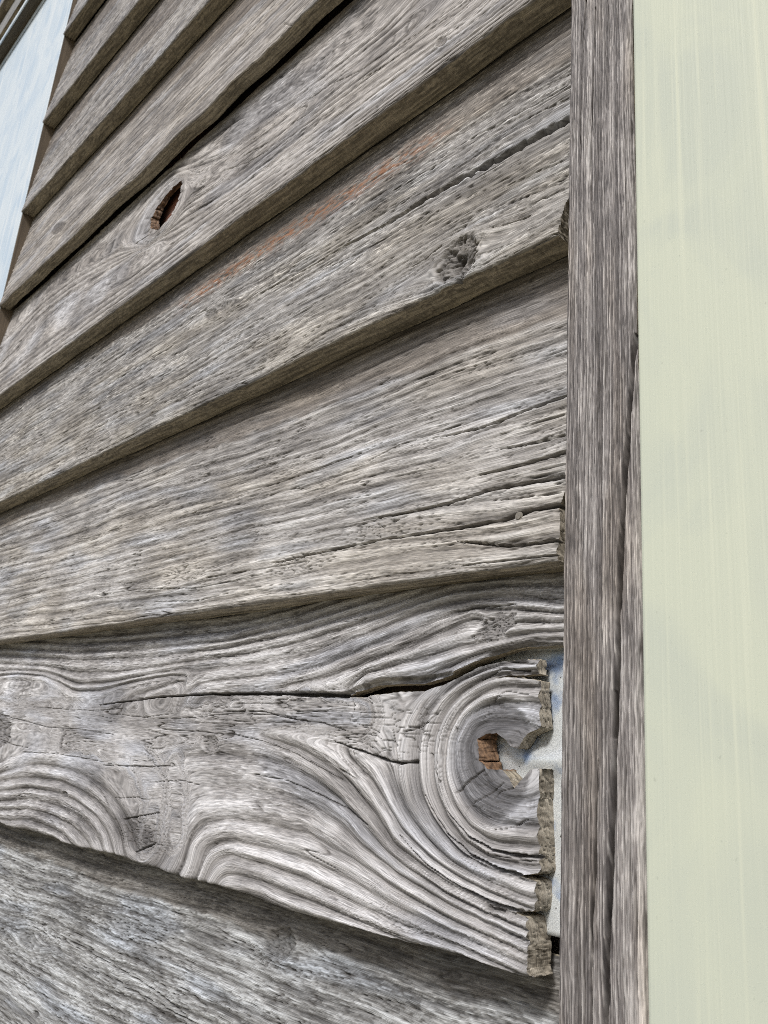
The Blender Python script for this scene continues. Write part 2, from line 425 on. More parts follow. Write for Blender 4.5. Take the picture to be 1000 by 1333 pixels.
    t -= 0.10 * chk + 0.10 * chk2
    ck3 = np.abs(perlin(A * 20 + 1, C * 620, seed + 18)); chk3 = sst(0.13, 0.02, ck3) * sst(-0.05, 0.25, fbm(A * 14, C * 200, seed + 19, 2) + (checks - 0.5) * 0.6)
    h -= 0.0005 * chk3
    dirt = np.maximum(np.maximum(0.80 * chk, 0.62 * chk2), 0.50 * chk3 * fibre)
    band = np.zeros(X.shape)
    if top_band is not None:  # smoother, browner and darker band along the plank's top
        L = B.line(top_band); sl_ = np.interp(X, L[np.argsort(L[:, 0]), 0], L[np.argsort(L[:, 0]), 1])
        band = sst(-0.0022, 0.0022, Sg - sl_ + 0.0050 * fbm(A * 45, C * 130, seed + 15, 3))
        h = h * (1 - 0.35 * band); t = mix(t, 0.46 + (t - 0.5) * 0.75, band)
    # knots
    for k in knots:
        c = B.at(*k['c']); a = B.at(*k['a']) - c; b = B.at(*k['b']) - c
        Mi = np.linalg.inv(np.array([a, b]).T)
        lx = Mi[0, 0] * (X - c[0]) + Mi[0, 1] * (Sg - c[1]); ly = Mi[1, 0] * (X - c[0]) + Mi[1, 1] * (Sg - c[1])
        nr_ = 1 + k.get('odd', 0.25) * fbm(lx * 1.3, ly * 1.3, seed + 40, 3)
        rr = np.hypot(lx, ly) * nr_; th = np.arctan2(ly, lx)
        sz = max(np.hypot(*a), np.hypot(*b))
        m = sst(1.1, 0.85, rr)
        rim = np.exp(-((rr - 1.05) / 0.22) ** 2)
        rad = sst(0.10, 0.0, np.abs(perlin(th * k.get('spokes', 2.2) + 5, rr * 1.1, seed + 41))) * sst(0.05, 0.3, rr) * m
        cr = 0.5 + 0.5 * np.cos(rr * 2 * np.pi * k.get('rings', 3) + 1.5 * perlin(lx * 3, ly * 3, seed + 43))
        rgh = fbm(lx * 4, ly * 9, seed + 42, 3)
        dp = k.get('deep', 0.0015)
        h = mix(h, -dp * (0.4 + 0.6 * sst(0.9, 0.0, rr)) + rgh * dp * k.get('rough', 0.8) + cr * 0.0003, m) + rim * k.get('rim', 0.0006)
        h -= rad * 0.0016
        t = mix(t, k.get('tone', 0.25) + 0.28 * rgh + 0.12 * cr, m) + 0.15 * rim
        dirt = np.maximum(dirt * (1 - 0.6 * m), np.maximum(rad * 0.6, 0))
    # traced cracks: (points, width from, width to, depth)
    for pts, w0, w1, dp in cracks:
        L = B.line(pts)
        x0, x1, z0, z1 = L[:, 0].min() - .01, L[:, 0].max() + .01, L[:, 1].min() - .01, L[:, 1].max() + .01
        ci = np.where((u >= x0) & (u <= x1))[0]; ri = np.where((s1 >= z0) & (s1 <= z1))[0]
        if not len(ci) or not len(ri): continue
        sub = np.ix_(ri, ci)
        jx = 0.0006 * fbm(X[sub] * 45, Sg[sub] * 30, seed + 50, 3)
        d_, tt, _, _ = seg_dist(X[sub], Sg[sub] + jx, L)
        wd = mix(w0, w1, tt) * (0.75 + 0.6 * (fbm(X[sub] * 160, Sg[sub] * 20, seed + 51, 2)))
        wd = np.maximum(wd, 0.00012) * sst(0, 0.06, np.minimum(tt + 0.03, 1.03 - tt))
        g = np.exp(-(d_ / np.maximum(wd, 1e-5)) ** 4)
        h[sub] -= dp * g; dirt[sub] = np.maximum(dirt[sub], 0.8 * g)
    if extra: h, t, dirt = extra(B, X, Sg, h, t, dirt, seed)
    # lower arris: worn round, chipped
    R = 0.0016 + 0.0010 * (1 + perlin(X * 60, X * 0, seed + 60))
    q = np.clip(1 - Sg / R, 0, 1); h -= R * 0.8 * (1 - np.sqrt(np.maximum(1 - q * q, 0)))
    zoff = (wav * fbm(X * 9, X * 0 + 2, seed + 61, 2) + chip * np.minimum(0, 0.15 - np.abs(fbm(X * 70, X * 0 + 5, seed + 62, 3)))* -1.0) * np.exp(-Sg / 0.012)
    if end_line is not None:        # the worn end of the plank
        L = B.line(end_line); o_ = np.argsort(L[:, 1]); ue = np.interp(Sg, L[o_, 1], L[o_, 0])
        de = ue - X
        q = np.clip(1 - de / 0.0018, 0, 1); h -= 0.0012 * q * q
    t = np.clip(t, 0, 1)
    base = np.where(t[..., None] < 0.5, cmix(DARK, MID, t * 2), cmix(MID, SILVER, np.clip(t * 2 - 1, 0, 1)))
    wz = sst(-0.25, 0.45, fbm(A * 6, Sg * 26, seed + 70, 2) + warm * 1.2 * sst(e * 0.75, 0.0, Sg) - 0.15)
    base = base * (1 + wz[..., None] * warm * np.array([0.22, 0.10, -0.14]))
    cool = sst(0.0, 0.5, fbm(A * 9, C * 50, seed + 71, 2)); base = base * (1 + cool[..., None] * np.array([-0.04, 0.0, 0.07]))
    base = base * np.array(tint) * bright
    if top_band is not None: base = mix(base, base * np.array([0.70, 0.65, 0.60]), 0.85 * band[..., None])
    if stain is not None:
        L, amt = B.line(stain[0]), stain[1]
        d_, tt, _, _ = seg_dist(X, Sg, L)
        sg = np.exp(-((d_ + 0.0022 * fbm(A * 60, C * 200, seed + 73, 3)) / 0.0088) ** 2) * sst(0, 0.25, np.minimum(tt, 1 - tt) + 0.1)
        sg = sg * sst(-0.10, 0.16, fbm(A * 75, C * 330, seed + 74, 3, 0.75)) * amt
        base = cmix(base, np.array([0.29, 0.145, 0.08]) * 1.0, np.clip(sg, 0, 1)) * (0.8 + 0.4 * fl)[..., None] if amt else base
    base = cmix(base, DIRT, np.clip(dirt, 0, 0.95))
    keep = np.ones(X.shape, bool); polys = []
    for hp in holes:
        L = fray(B.line(hp), seed); keep &= ~inside(X, Sg, L); polys.append(np.c_[L[:, 0], L[:, 1]])
    Y = STEP * np.clip(Sg / e, -0.1, 1.0) - h
    Zl = v0 * D + Sg + zoff
    yback = back + 0.0040 * np.clip(Sg / e, 0, 1)
    if thin is not None: yback = np.minimum(yback, mix(yback, Y + h + mix(thin[0], thin[1], np.clip(Sg / e, 0, 1)), sst(u[-1] - 0.22, u[-1] - 0.10, X)))
    polys3 = [np.c_[p[:, 0], p[:, 1] + v0 * D + ZC] for p in polys]
    inn = None if inner is None else (lambda L: np.c_[L[:, 0], L[:, 1] + v0 * D + ZC])(B.line(inner))
    o = panel('plank', X, Zl + ZC, Y, base, np.dstack([A, C, h * 0]), keep, yback, wall, hole_polys=polys3, seed=seed, inner=inn)
    if label: o['label'] = label
    return o, B
V0 = [-0.832, -0.262, 0.309, 0.882, 1.450, 2.040, 2.598, 3.168, 3.772, 4.36]

# plank below the split one: rough grey, its top in the shade of the plank above
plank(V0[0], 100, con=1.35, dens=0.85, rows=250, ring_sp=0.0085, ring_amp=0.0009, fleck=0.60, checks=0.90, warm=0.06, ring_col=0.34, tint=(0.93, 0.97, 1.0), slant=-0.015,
      top_band=[(-200, 1060), (0, 1100), (60, 1120), (140, 1153), (240, 1180), (330, 1212), (420, 1232), (520, 1262), (640, 1298), (740, 1325)],
      knots=[dict(c=(365, 1228), a=(345, 1225), b=(360, 1250), **{'def': (0.03, 0.008)}, tone=0.10, deep=0.0016, spokes=2.6),
             dict(c=(36, 1222), a=(24, 1219), b=(36, 1236), **{'def': (0.035, 0.010)}, tone=0.32, deep=0.0012),
             dict(c=(47, 1320), a=(43, 1319), b=(47, 1325), **{'def': (0.01, 0.003)}, tone=0.04, deep=0.003, push=0.3),
             dict(c=(160, 1205), a=(145, 1201), b=(160, 1220), **{'def': (0.03, 0.008)}, tone=0.45, deep=0.0006)],
      cracks=[([(52, 1213), (95, 1228), (150, 1258), (200, 1288), (245, 1325)], 0.0003, 0.0005, 0.002),
              ([(160, 1285), (210, 1308), (250, 1331)], 0.0004, 0.0006, 0.002), ([(100, 1255), (160, 1280), (215, 1322)], 0.0003, 0.0004, 0.0015)],
      label='rough grey plank below the split one, crossed by the bottom of the photo')

# the split plank with the broken knot hole
P1_PHI = [
 (0.2, [(625, 985), (640, 1010), (660, 1030)]),
 (1, [(690, 1062), (640, 1055), (607, 1028), (592, 985), (602, 945), (640, 925), (690, 928)]),
 (2, [(700, 1090), (645, 1085), (610, 1065), (589, 1030), (583, 990), (592, 950), (615, 920), (650, 905), (700, 906)]),
 (3, [(702, 1114), (641, 1107), (611, 1087), (585, 1056), (572, 1010), (574, 965), (586, 930), (610, 904), (640, 888), (668, 884), (700, 886)]),
 (4, [(690, 1143), (641, 1128), (607, 1109), (575, 1074), (555, 1030), (548, 985), (556, 945), (580, 908), (610, 885), (650, 872), (705, 866)]),
 (5, [(690, 1158), (611, 1128), (570, 1094), (543, 1056), (528, 1015), (528, 970), (540, 930), (565, 902)]),
 (7.4, [(260, 915), (330, 918)]), (6.6, [(400, 925), (450, 938)]),
 (6, [(690, 1177), (626, 1151), (570, 1117), (528, 1071), (506, 1034), (490, 1002), (465, 980)]),
 (7, [(685, 1190), (596, 1151), (551, 1120), (513, 1087), (487, 1041), (460, 1010), (430, 986), (400, 968), (350, 950)]),
 (8, [(683, 1203), (626, 1181), (570, 1151), (513, 1109), (475, 1060), (445, 1028), (412, 1000), (380, 982), (340, 968), (300, 962)]),
 (9, [(679, 1215), (589, 1173), (532, 1139), (475, 1095), (450, 1062), (412, 1036), (375, 1018), (325, 1007), (262, 1000), (228, 1010), (216, 1040), (214, 1075)]),
 (10, [(679, 1234), (589, 1192), (513, 1147), (457, 1105), (400, 1068), (350, 1055), (300, 1050), (262, 1056), (240, 1075), (232, 1105)]),
 (11, [(679, 1249), (589, 1211), (513, 1170), (457, 1132), (400, 1104), (350, 1090), (300, 1082), (270, 1086), (254, 1103), (248, 1128)]),
 (12, [(679, 1264), (551, 1207), (475, 1170), (400, 1132), (343, 1114), (300, 1104), (276, 1110), (266, 1124), (262, 1140)]),
 (13, [(679, 1279), (551, 1228), (475, 1194), (400, 1158), (343, 1136), (300, 1126), (284, 1132)]),
 (14, [(580, 1255), (475, 1212), (400, 1182), (340, 1160)]),
 (8.1, [(110, 950), (160, 940), (200, 960)]), (8.0, [(200, 985), (160, 990), (185, 1030)]), (8.4, [(190, 1060), (190, 1090)]),
 (8, [(0, 998), (32, 984), (75, 981), (105, 986), (132, 998), (155, 1022), (176, 1060)]),
 (9, [(0, 1012), (25, 1005), (50, 1004), (82, 1010), (107, 1020), (132, 1037), (150, 1057), (162, 1085), (165, 1106)]),
 (10, [(0, 1024), (37, 1020), (75, 1026), (100, 1037), (125, 1055), (142, 1077), (150, 1102)]),
 (11, [(0, 1036), (37, 1032), (75, 1039), (100, 1051), (120, 1067), (135, 1092)]),
 (12, [(0, 1049), (37, 1047), (70, 1055), (95, 1067), (112, 1082), (120, 1095)]),
 (13, [(0, 1060), (37, 1060), (67, 1070), (87, 1080)]),
 (7.7, [(0, 968), (20, 965), (60, 962), (110, 965)]),
 (7.5, [(0, 940), (40, 935), (80, 940)]),
 (7.9, [(0, 905), (40, 898), (80, 915), (120, 922), (180, 914)]),
 (8, [(0, 884), (25, 880), (55, 884), (75, 893), (92, 906), (125, 908), (155, 897), (200, 886), (240, 884)]),
 (9, [(150, 920), (205, 901), (225, 891), (250, 883), (300, 877), (350, 872), (412, 861), (450, 847), (500, 829), (550, 807), (600, 793), (640, 787), (690, 788), (732, 794)]),
 (8, [(280, 896), (380, 886), (430, 874), (470, 858), (520, 840), (560, 824), (600, 806), (625, 799)]),
 (7, [(380, 898), (440, 888), (480, 872), (530, 853), (580, 836), (612, 824)]),
 (6, [(480, 884), (550, 872), (600, 858), (640, 846), (690, 832), (732, 828)]),
 (10, [(0, 868), (60, 872), (100, 884), (150, 882), (200, 874), (250, 865), (325, 858), (400, 843), (480, 818), (540, 793), (600, 776), (660, 769), (732, 772)]),
 (11, [(0, 858), (100, 866), (200, 862), (300, 848), (400, 827), (500, 799), (600, 764), (700, 756)]),
 (12, [(0, 848), (100, 855), (200, 850), (300, 838), (400, 815), (500, 786), (600, 752)]),
]
NOTCH = [(619, 962), (630, 955), (645, 954), (655, 962), (664, 972), (672, 974), (684, 955), (702, 946), (705, 944), (760, 944), (760, 1002), (712, 1001), (688, 1002), (680, 1012), (668, 1026), (661, 1012), (651, 1002), (634, 1001), (621, 990)]
GAP = [(452, 907), (465, 902), (478, 897), (492, 892), (520, 890), (551, 890), (575, 884), (590, 879), (610, 869), (640, 855), (670, 845), (688, 842), (740, 839), (770, 838),
       (770, 1040), (704, 1040), (704, 960), (703, 890), (701, 858), (680, 858), (656, 861), (626, 868), (600, 881), (575, 893), (554, 900), (521, 901), (496, 904), (470, 908)]
ENDCUT = [(704, 995), (700, 1050), (700, 1100), (700, 1137), (676, 1140), (695, 1147), (697, 1165), (693, 1186), (668, 1188), (686, 1195), (687, 1230), (684, 1262), (688, 1276), (683, 1296), (690, 1360), (800, 1380), (800, 990)]
SLIT = [(640, 883), (660, 879), (680, 879), (701, 877), (720, 877), (720, 889), (701, 886), (680, 883), (660, 882)]
def split_extra(B, X, Sg, h, t, dirt, seed):
    # the strip above the split stands a little proud; the knot is a sunken dark disc with a net of checks
    up = B.line([(-300, 860), (200, 903), (400, 903), (450, 904), (500, 886), (551, 884), (600, 876), (650, 850), (690, 840), (780, 838)])
    lim = np.interp(X, up[:, 0], up[:, 1])
    amt = sst(B.at(330, 900)[0], B.at(470, 900)[0], X)
    h = h + 0.0035 * sst(0.0, 0.0012, Sg - lim) * amt
    c = B.at(640, 990); r = np.hypot((X - c[0]) / 0.024, (Sg - c[1]) / 0.029)
    m = sst(1.12, 0.9, r)
    cd, cv = cells(X * 130 + 3, Sg * 210, 8)
    net = sst(0.07, 0.0, cd) * m * sst(-0.3, 0.2, fbm(X * 40, Sg * 60, 77, 2))
    h = mix(h, h * 0.5 - 0.0016 + (cv - 0.5) * 0.0004, m) - 0.0008 * net
    t = mix(t, 0.05 + 0.50 * (t - 0.5), m); dirt = np.maximum(dirt, 0.5 * net)
    # crazed patches
    for (px, py, ra, rb, sd, ang) in ((186, 1085, 0.042, 0.014, 21, 1.3), (500, 950, 0.050, 0.016, 22, 0.5), (330, 925, 0.11, 0.012, 23, 0.3)):
        cc = B.at(px, py); rr = ((X - cc[0]) / ra) ** 2 + ((Sg - cc[1]) / rb) ** 2; mm = np.exp(-rr * rr)
        cd, cv = cells(X * 75 * ang + 0.5 * fbm(X * 60, Sg * 90, sd, 2), Sg * 330, sd)
        nn = sst(0.09, 0.0, cd) * mm; h = h - 0.0013 * nn; dirt = np.maximum(dirt, 0.75 * nn); t = t - 0.08 * mm
    cc = B.at(160, 1076); t = t - 0.42 * np.exp(-((X - cc[0]) / 0.05) ** 2 - ((Sg - cc[1] + 0.12 * (X - cc[0])) / 0.013) ** 2)
    return h, t, dirt
plank(V0[1], 200, 1.05, 330, ring_sp=0.0085, ring_amp=0.0025, ring_col=0.40, fibre=0.6, phi_pts=P1_PHI, fleck=0.62, checks=0.30, warm=0.04, tint=(0.99, 0.99, 1.01), bright=1.12,
      holes=[NOTCH, GAP, ENDCUT, SLIT], calm_zone=[([(-80, 925), (60, 930), (130, 945), (200, 955), (300, 935), (400, 925), (470, 940)], 0.013), ([(90, 955), (175, 975), (205, 1030), (195, 1085)], 0.014), ([(226, 1000), (232, 1040), (228, 1085)], 0.011)], tone_slope=0.0, thin=(0.0180, 0.0085), extra=split_extra, wav=0.004, chip=0.002,
      inner=[(606, 945), (648, 945), (655, 1000), (645, 1010), (606, 1010)],
      knots=[dict(c=(652, 818), a=(628, 830), b=(656, 832), **{'def': (0.01, 0.004)}, odd=0.6, tone=0.18, deep=0.0010, rough=1.8, push=0, rim=0.0003),
             dict(c=(276, 969), a=(266, 970), b=(276, 981), **{'def': (0.01, 0.004)}, tone=0.22, deep=0.0014, push=0),
             dict(c=(-4, 950), a=(-22, 950), b=(-4, 975), **{'def': (0.01, 0.004)}, tone=0.16, deep=0.002, push=0),
             dict(c=(85, 1034), a=(80, 1034), b=(85, 1038), **{'def': (0.01, 0.004)}, tone=0.05, deep=0.0015, push=0)],
      cracks=[([(130, 918), (205, 908), (260, 904), (330, 903), (400, 904), (455, 906)], 0.0003, 0.0016, 0.007),
              ([(702, 1115), (672, 1113), (641, 1107), (611, 1089), (585, 1058)], 0.0011, 0.0003, 0.006),
              ([(718, 1146), (690, 1142), (650, 1131), (615, 1114), (585, 1086), (568, 1060), (556, 1035)], 0.0011, 0.0003, 0.004),
              ([(705, 1190), (675, 1186), (640, 1175), (600, 1155), (560, 1128), (520, 1086)], 0.0009, 0.0002, 0.004),
              ([(435, 965), (468, 977), (503, 990), (520, 993), (545, 991)], 0.0003, 0.0011, 0.005),
              ([(512, 950), (516, 975), (520, 1000)], 0.0004, 0.0005, 0.002), ([(560, 980), (568, 1005), (575, 1020)], 0.0004, 0.0005, 0.002),
              ([(575, 925), (560, 940), (540, 950), (525, 953)], 0.0003, 0.0006, 0.002), ([(458, 905), (461, 925), (455, 940)], 0.0004, 0.0005, 0.003),
              ([(594, 1032), (610, 1015), (628, 1002)], 0.0006, 0.0005, 0.003), ([(615, 1045), (640, 1030), (655, 1018)], 0.0004, 0.0004, 0.002),
              ([(640, 1040), (650, 1030), (668, 1026)], 0.0004, 0.0004, 0.002), ([(645, 1080), (665, 1078), (690, 1066)], 0.0004, 0.0003, 0.0015),
              ([(600, 930), (594, 955), (590, 985)], 0.0003, 0.0003, 0.0015), ([(640, 915), (660, 900), (690, 905)], 0.0003, 0.0004, 0.0015),
              ([(325, 1006), (375, 1016), (412, 1032), (450, 1052), (480, 1075)], 0.0003, 0.0006, 0.002),
              ([(291, 926), (340, 926), (375, 935), (420, 941), (450, 951)], 0.0005, 0.0004, 0.002),
              ([(300, 955), (340, 964), (380, 978), (412, 996), (445, 1016)], 0.0003, 0.0004, 0.002),
              ([(200, 936), (250, 934), (300, 929), (350, 930)], 0.0003, 0.0004, 0.0016), ([(210, 950), (262, 952), (285, 956)], 0.0003, 0.0004, 0.0016),
              ([(150, 930), (190, 934), (225, 929)], 0.0003, 0.0003, 0.0015), ([(42, 920), (90, 924), (130, 925), (160, 922)], 0.0003, 0.0003, 0.0015),
              ([(135, 996), (165, 997), (190, 998), (222, 997)], 0.0005, 0.0004, 0.002), ([(0, 930), (30, 938), (60, 946), (100, 949), (150, 956)], 0.0004, 0.0003, 0.0018),
              ([(0, 962), (18, 970), (40, 974)], 0.0005, 0.0003, 0.002), ([(30, 979), (75, 981), (130, 991), (150, 996)], 0.0004, 0.0003, 0.0018),
              ([(160, 1067), (180, 1063), (208, 1058)], 0.0005, 0.0004, 0.003), 
              ([(176, 1110), (190, 1104), (203, 1098)], 0.0007, 0.0005, 0.004), ([(150, 1066), (158, 1080), (162, 1096)], 0.0005, 0.0004, 0.002),
              ([(163, 1075), (172, 1092), (178, 1105)], 0.0005, 0.0004, 0.002), 
              ([(150, 1039), (180, 1038), (195, 1042)], 0.0003, 0.0003, 0.0015), ([(200, 1018), (235, 1016), (262, 1022)], 0.0003, 0.0003, 0.0015),
              ([(635, 1183), (648, 1186), (656, 1189)], 0.0014, 0.0008, 0.004), ([(680, 789), (640, 791), (606, 797)], 0.0004, 0.0004, 0.002),
              ([(640, 860), (668, 861), (700, 865)], 0.0004, 0.0007, 0.002), ([(626, 885), (655, 871), (690, 873)], 0.0004, 0.0007, 0.002)],
      end_line=[(704, 944), (704, 1002), (700, 1100), (694, 1190), (684, 1262), (683, 1290)],
      label='wide split plank with big swirling knot, broken hole and ragged end')

# plank over it: pale, fine checks and open splits at its right end, one nail
P2, B2 = plank(V0[2], 300, con=1.15, dens=0.95, rows=300, ring_sp=0.0088, ring_amp=0.0009, fleck=0.38, checks=0.58, warm=0.26, ring_col=0.34, tint=(1.0, 0.99, 0.98), bright=1.06, slant=0.012,
      top_band=[(-60, 712), (0, 688), (100, 640), (200, 606), (300, 575), (400, 538), (500, 500), (620, 452), (740, 412)],
      holes=[[(734, 640), (727, 660), (727, 690), (724, 715), (723, 733), (722, 760), (790, 760), (790, 640)]],
      end_line=[(734, 640), (727, 660), (724, 715), (723, 733)],
      knots=[dict(c=(236, 750), a=(205, 757), b=(236, 762), **{'def': (0.11, 0.010)}, tone=0.62, deep=0.0002, rough=0.5, rim=0.0004, push=0.8),
             dict(c=(390, 735), a=(345, 745), b=(390, 748), **{'def': (0.14, 0.010)}, tone=0.58, deep=0.0001, rough=0.5, rim=0.0002, push=0.6),
             dict(c=(135, 774), a=(132, 774), b=(135, 777), **{'def': (0.02, 0.002)}, tone=0.05, deep=0.002, rim=0.0004),
             dict(c=(505, 690), a=(440, 704), b=(505, 702), **{'def': (0.10, 0.007)}, tone=0.45, deep=0.0001, rough=0.4, rim=0.0, push=0.4)],
      cracks=[([(740, 619), (700, 627), (642, 637), (584, 655), (525, 668), (470, 678)], 0.0014, 0.0003, 0.006),
              ([(740, 655), (693, 664), (654, 677), (584, 690), (506, 701), (428, 717), (350, 734)], 0.0012, 0.0004, 0.005),
              ([(740, 587), (681, 605), (623, 619)], 0.0012, 0.0003, 0.004), ([(740, 514), (680, 536), (624, 558), (560, 572)], 0.0011, 0.0003, 0.004),
              ([(735, 566), (690, 578), (650, 585)], 0.0008, 0.0003, 0.003), ([(724, 703), (690, 708), (662, 711), (596, 705)], 0.0011, 0.0003, 0.004),
              ([(730, 641), (690, 647), (640, 652)], 0.0006, 0.0003, 0.0025), ([(735, 540), (690, 553), (640, 570)], 0.0006, 0.0002, 0.002),
              ([(480, 600), (520, 579), (560, 566), (600, 553)], 0.0003, 0.0005, 0.002), ([(180, 690), (250, 668), (330, 640), (400, 615), (470, 590)], 0.0002, 0.0004, 0.0018),
              ([(135, 774), (180, 767), (250, 766), (300, 757), (360, 742)], 0.0004, 0.0003, 0.0018), ([(200, 784), (260, 782), (300, 771)], 0.0004, 0.0003, 0.0015),
              ([(270, 752), (330, 742), (400, 730)], 0.0004, 0.0003, 0.0018), ([(724, 722), (670, 728), (600, 737)], 0.0006, 0.0002, 0.002)],
      label='pale plank with open splits and a nail at its right end')

def knot_ridges(px, py, ax_, by_, sd):
    def f(B, X, Sg, h, t, dirt, seed):
        c = B.at(px, py); a = B.at(*ax_) - c; b = B.at(*by_) - c
        Mi = np.linalg.inv(np.array([a, b]).T)
        lx = Mi[0, 0] * (X - c[0]) + Mi[0, 1] * (Sg - c[1]); ly = Mi[1, 0] * (X - c[0]) + Mi[1, 1] * (Sg - c[1])
        m = sst(1.1, 0.8, np.hypot(lx, ly) * (1 + 0.25 * perlin(lx * 2, ly * 2, sd)))
        g = perlin(lx * 1.2 + 4, ly * 4.5 + 0.8 * perlin(lx * 2, ly * 2, sd + 1), sd + 2)
        v = sst(0.22, 0.0, np.abs(g))
        hole = np.exp(-(((lx + 0.05) / 0.28) ** 2 + ((ly - 0.05) / 0.22) ** 2))
        h = h - m * (0.0025 * v + 0.006 * hole); dirt = np.maximum(dirt, m * (0.5 * v + 0.7 * hole))
        return h, t, dirt
    return f
# plank with an open crack, a rough dark knot and a rust line
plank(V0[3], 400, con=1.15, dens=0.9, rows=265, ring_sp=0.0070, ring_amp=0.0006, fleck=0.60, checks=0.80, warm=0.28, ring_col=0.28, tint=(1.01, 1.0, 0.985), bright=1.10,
      top_band=[(-60, 575), (0, 548), (100, 472), (200, 415), (300, 356), (400, 297), (500, 226), (600, 165), (740, 75)],
      stain=([(235, 398), (330, 333), (400, 287), (470, 243), (520, 208), (580, 172)], 1.0),
      holes=[[(740, 255), (735, 264), (729, 285), (724, 303), (722, 330), (790, 330), (790, 250)]],
      end_line=[(742, 250), (735, 264), (729, 285), (724, 303)], extra=knot_ridges(596, 340, (622, 309), (611, 355), 31),
      knots=[dict(c=(596, 340), a=(622, 309), b=(611, 355), **{'def': (0.055, 0.018)}, push=1.0, odd=0.45, tone=0.24, deep=0.0022, rough=1.0, rim=0.0014, spokes=1.6, rings=2),
             dict(c=(294, 402), a=(282, 410), b=(300, 410), **{'def': (0.05, 0.008)}, tone=0.30, deep=0.0008),
             dict(c=(276, 410), a=(268, 416), b=(281, 417), **{'def': (0.05, 0.007)}, tone=0.28, deep=0.0012),
             dict(c=(179, 538), a=(176, 538), b=(179, 541), **{'def': (0.02, 0.002)}, tone=0.1, deep=0.001, rim=0.0006)],
      cracks=[([(760, 142), (740, 155), (695, 180), (644, 209), (599, 234), (548, 263), (500, 293), (446, 322)], 0.0038, 0.0009, 0.013),
              ([(446, 322), (400, 350), (350, 376), (300, 404)], 0.0008, 0.0002, 0.003), ([(690, 282), (665, 290), (640, 297)], 0.0007, 0.0003, 0.003),
              ([(575, 320), (555, 336), (535, 348)], 0.0009, 0.0003, 0.003), ([(740, 128), (690, 152), (640, 182)], 0.0005, 0.0003, 0.002),
              ([(740, 112), (690, 140), (630, 172), (580, 200)], 0.0006, 0.0003, 0.002), ([(735, 208), (690, 228), (650, 247)], 0.0005, 0.0003, 0.002),
              ([(560, 245), (500, 278), (430, 318), (380, 345)], 0.0003, 0.0005, 0.002), ([(735, 246), (700, 262), (675, 277)], 0.0006, 0.0003, 0.002),
              ([(520, 300), (470, 328), (420, 352)], 0.0004, 0.0003, 0.0015), ([(600, 255), (560, 278), (520, 300)], 0.0004, 0.0003, 0.0015)],
      label='plank with a rust-coloured streak, an open crack and a rough dark knot')

# plank with the slot-shaped knot hole
P4_PHI = [(0, [(0, 512), (210, 361), (300, 292), (633, 45)]), (3, [(0, 495), (100, 420), (210, 343), (300, 276), (420, 190), (633, 30)]),
 (5, [(0, 482), (60, 420), (130, 372), (210, 326), (300, 262), (420, 176), (610, 36)]),
 (7, [(0, 464), (50, 408), (100, 372), (150, 343), (200, 316), (240, 288), (300, 250), (420, 160), (600, 30)]),
 (9, [(20, 425), (60, 388), (100, 358), (150, 332), (185, 322), (215, 304), (240, 272), (265, 256), (300, 234), (420, 142), (560, 36)]),
 (11, [(190, 318), (177, 312), (180, 298), (200, 262), (222, 238), (238, 232), (244, 245), (236, 268), (215, 299), (196, 316)]), (13, [(200, 290), (213, 270), (228, 246)]),
 (9, [(60, 372), (100, 340), (140, 312), (170, 280), (200, 246), (225, 224), (248, 217), (300, 192), (380, 136), (500, 42)]),
 (11, [(262, 240), (300, 215), (380, 155), (520, 48)]), (7, [(40, 372), (100, 320), (150, 276), (200, 228), (250, 192), (330, 132), (450, 40)]), (4, [(40, 345), (120, 275), (220, 190), (330, 100), (420, 30)])]
P4H = [(237, 234), (235, 247), (233, 256), (230, 267), (224, 281), (216, 290), (206, 300), (196, 297), (196, 285), (205, 268), (215, 254), (226, 243)]
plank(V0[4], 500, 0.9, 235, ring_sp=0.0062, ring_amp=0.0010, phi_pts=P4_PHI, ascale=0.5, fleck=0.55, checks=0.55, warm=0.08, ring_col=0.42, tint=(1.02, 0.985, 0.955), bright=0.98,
      top_band=[(-60, 400), (0, 376), (40, 350), (100, 305), (180, 235), (250, 185), (330, 125), (400, 62), (470, 0), (560, -80)],
      holes=[P4H], inner=[(190, 230), (245, 230), (245, 302), (190, 302)],
      knots=[dict(c=(213, 270), a=(186, 306), b=(224, 280), **{'def': (0.10, 0.018)}, tone=0.42, deep=0.0012, rim=0.0008, push=0.9, spokes=1.2, rings=4),
             dict(c=(262, 232), a=(250, 240), b=(268, 240), **{'def': (0.05, 0.010)}, tone=0.7, deep=-0.0008, rough=1.2),
             dict(c=(575, 55), a=(568, 60), b=(579, 60), **{'def': (0.04, 0.005)}, tone=0.25, deep=0.001)],
      cracks=[([(235, 238), (231, 250)], 0.0006, 0.0008, 0.006), ([(201, 294), (193, 307), (183, 314), (176, 318)], 0.0012, 0.0004, 0.004),
              ([(216, 287), (212, 299), (200, 312), (190, 320)], 0.0005, 0.0003, 0.002),
              ([(520, 55), (507, 65), (468, 92), (432, 110), (400, 130)], 0.0005, 0.0004, 0.002), ([(440, 120), (414, 139), (384, 159), (354, 183), (315, 204)], 0.0003, 0.0006, 0.002),
              ([(540, 58), (510, 79), (468, 106)], 0.0006, 0.0003, 0.002), ([(350, 195), (320, 213), (290, 222)], 0.0004, 0.0004, 0.002), ([(262, 245), (250, 252), (243, 262)], 0.0005, 0.0004, 0.002),
              ([(480, 30), (440, 62), (400, 92)], 0.0004, 0.0003, 0.002), ([(620, -10), (560, 32), (520, 60)], 0.0004, 0.0003, 0.002)],
      label='plank with a dark red slot where its knot fell out')

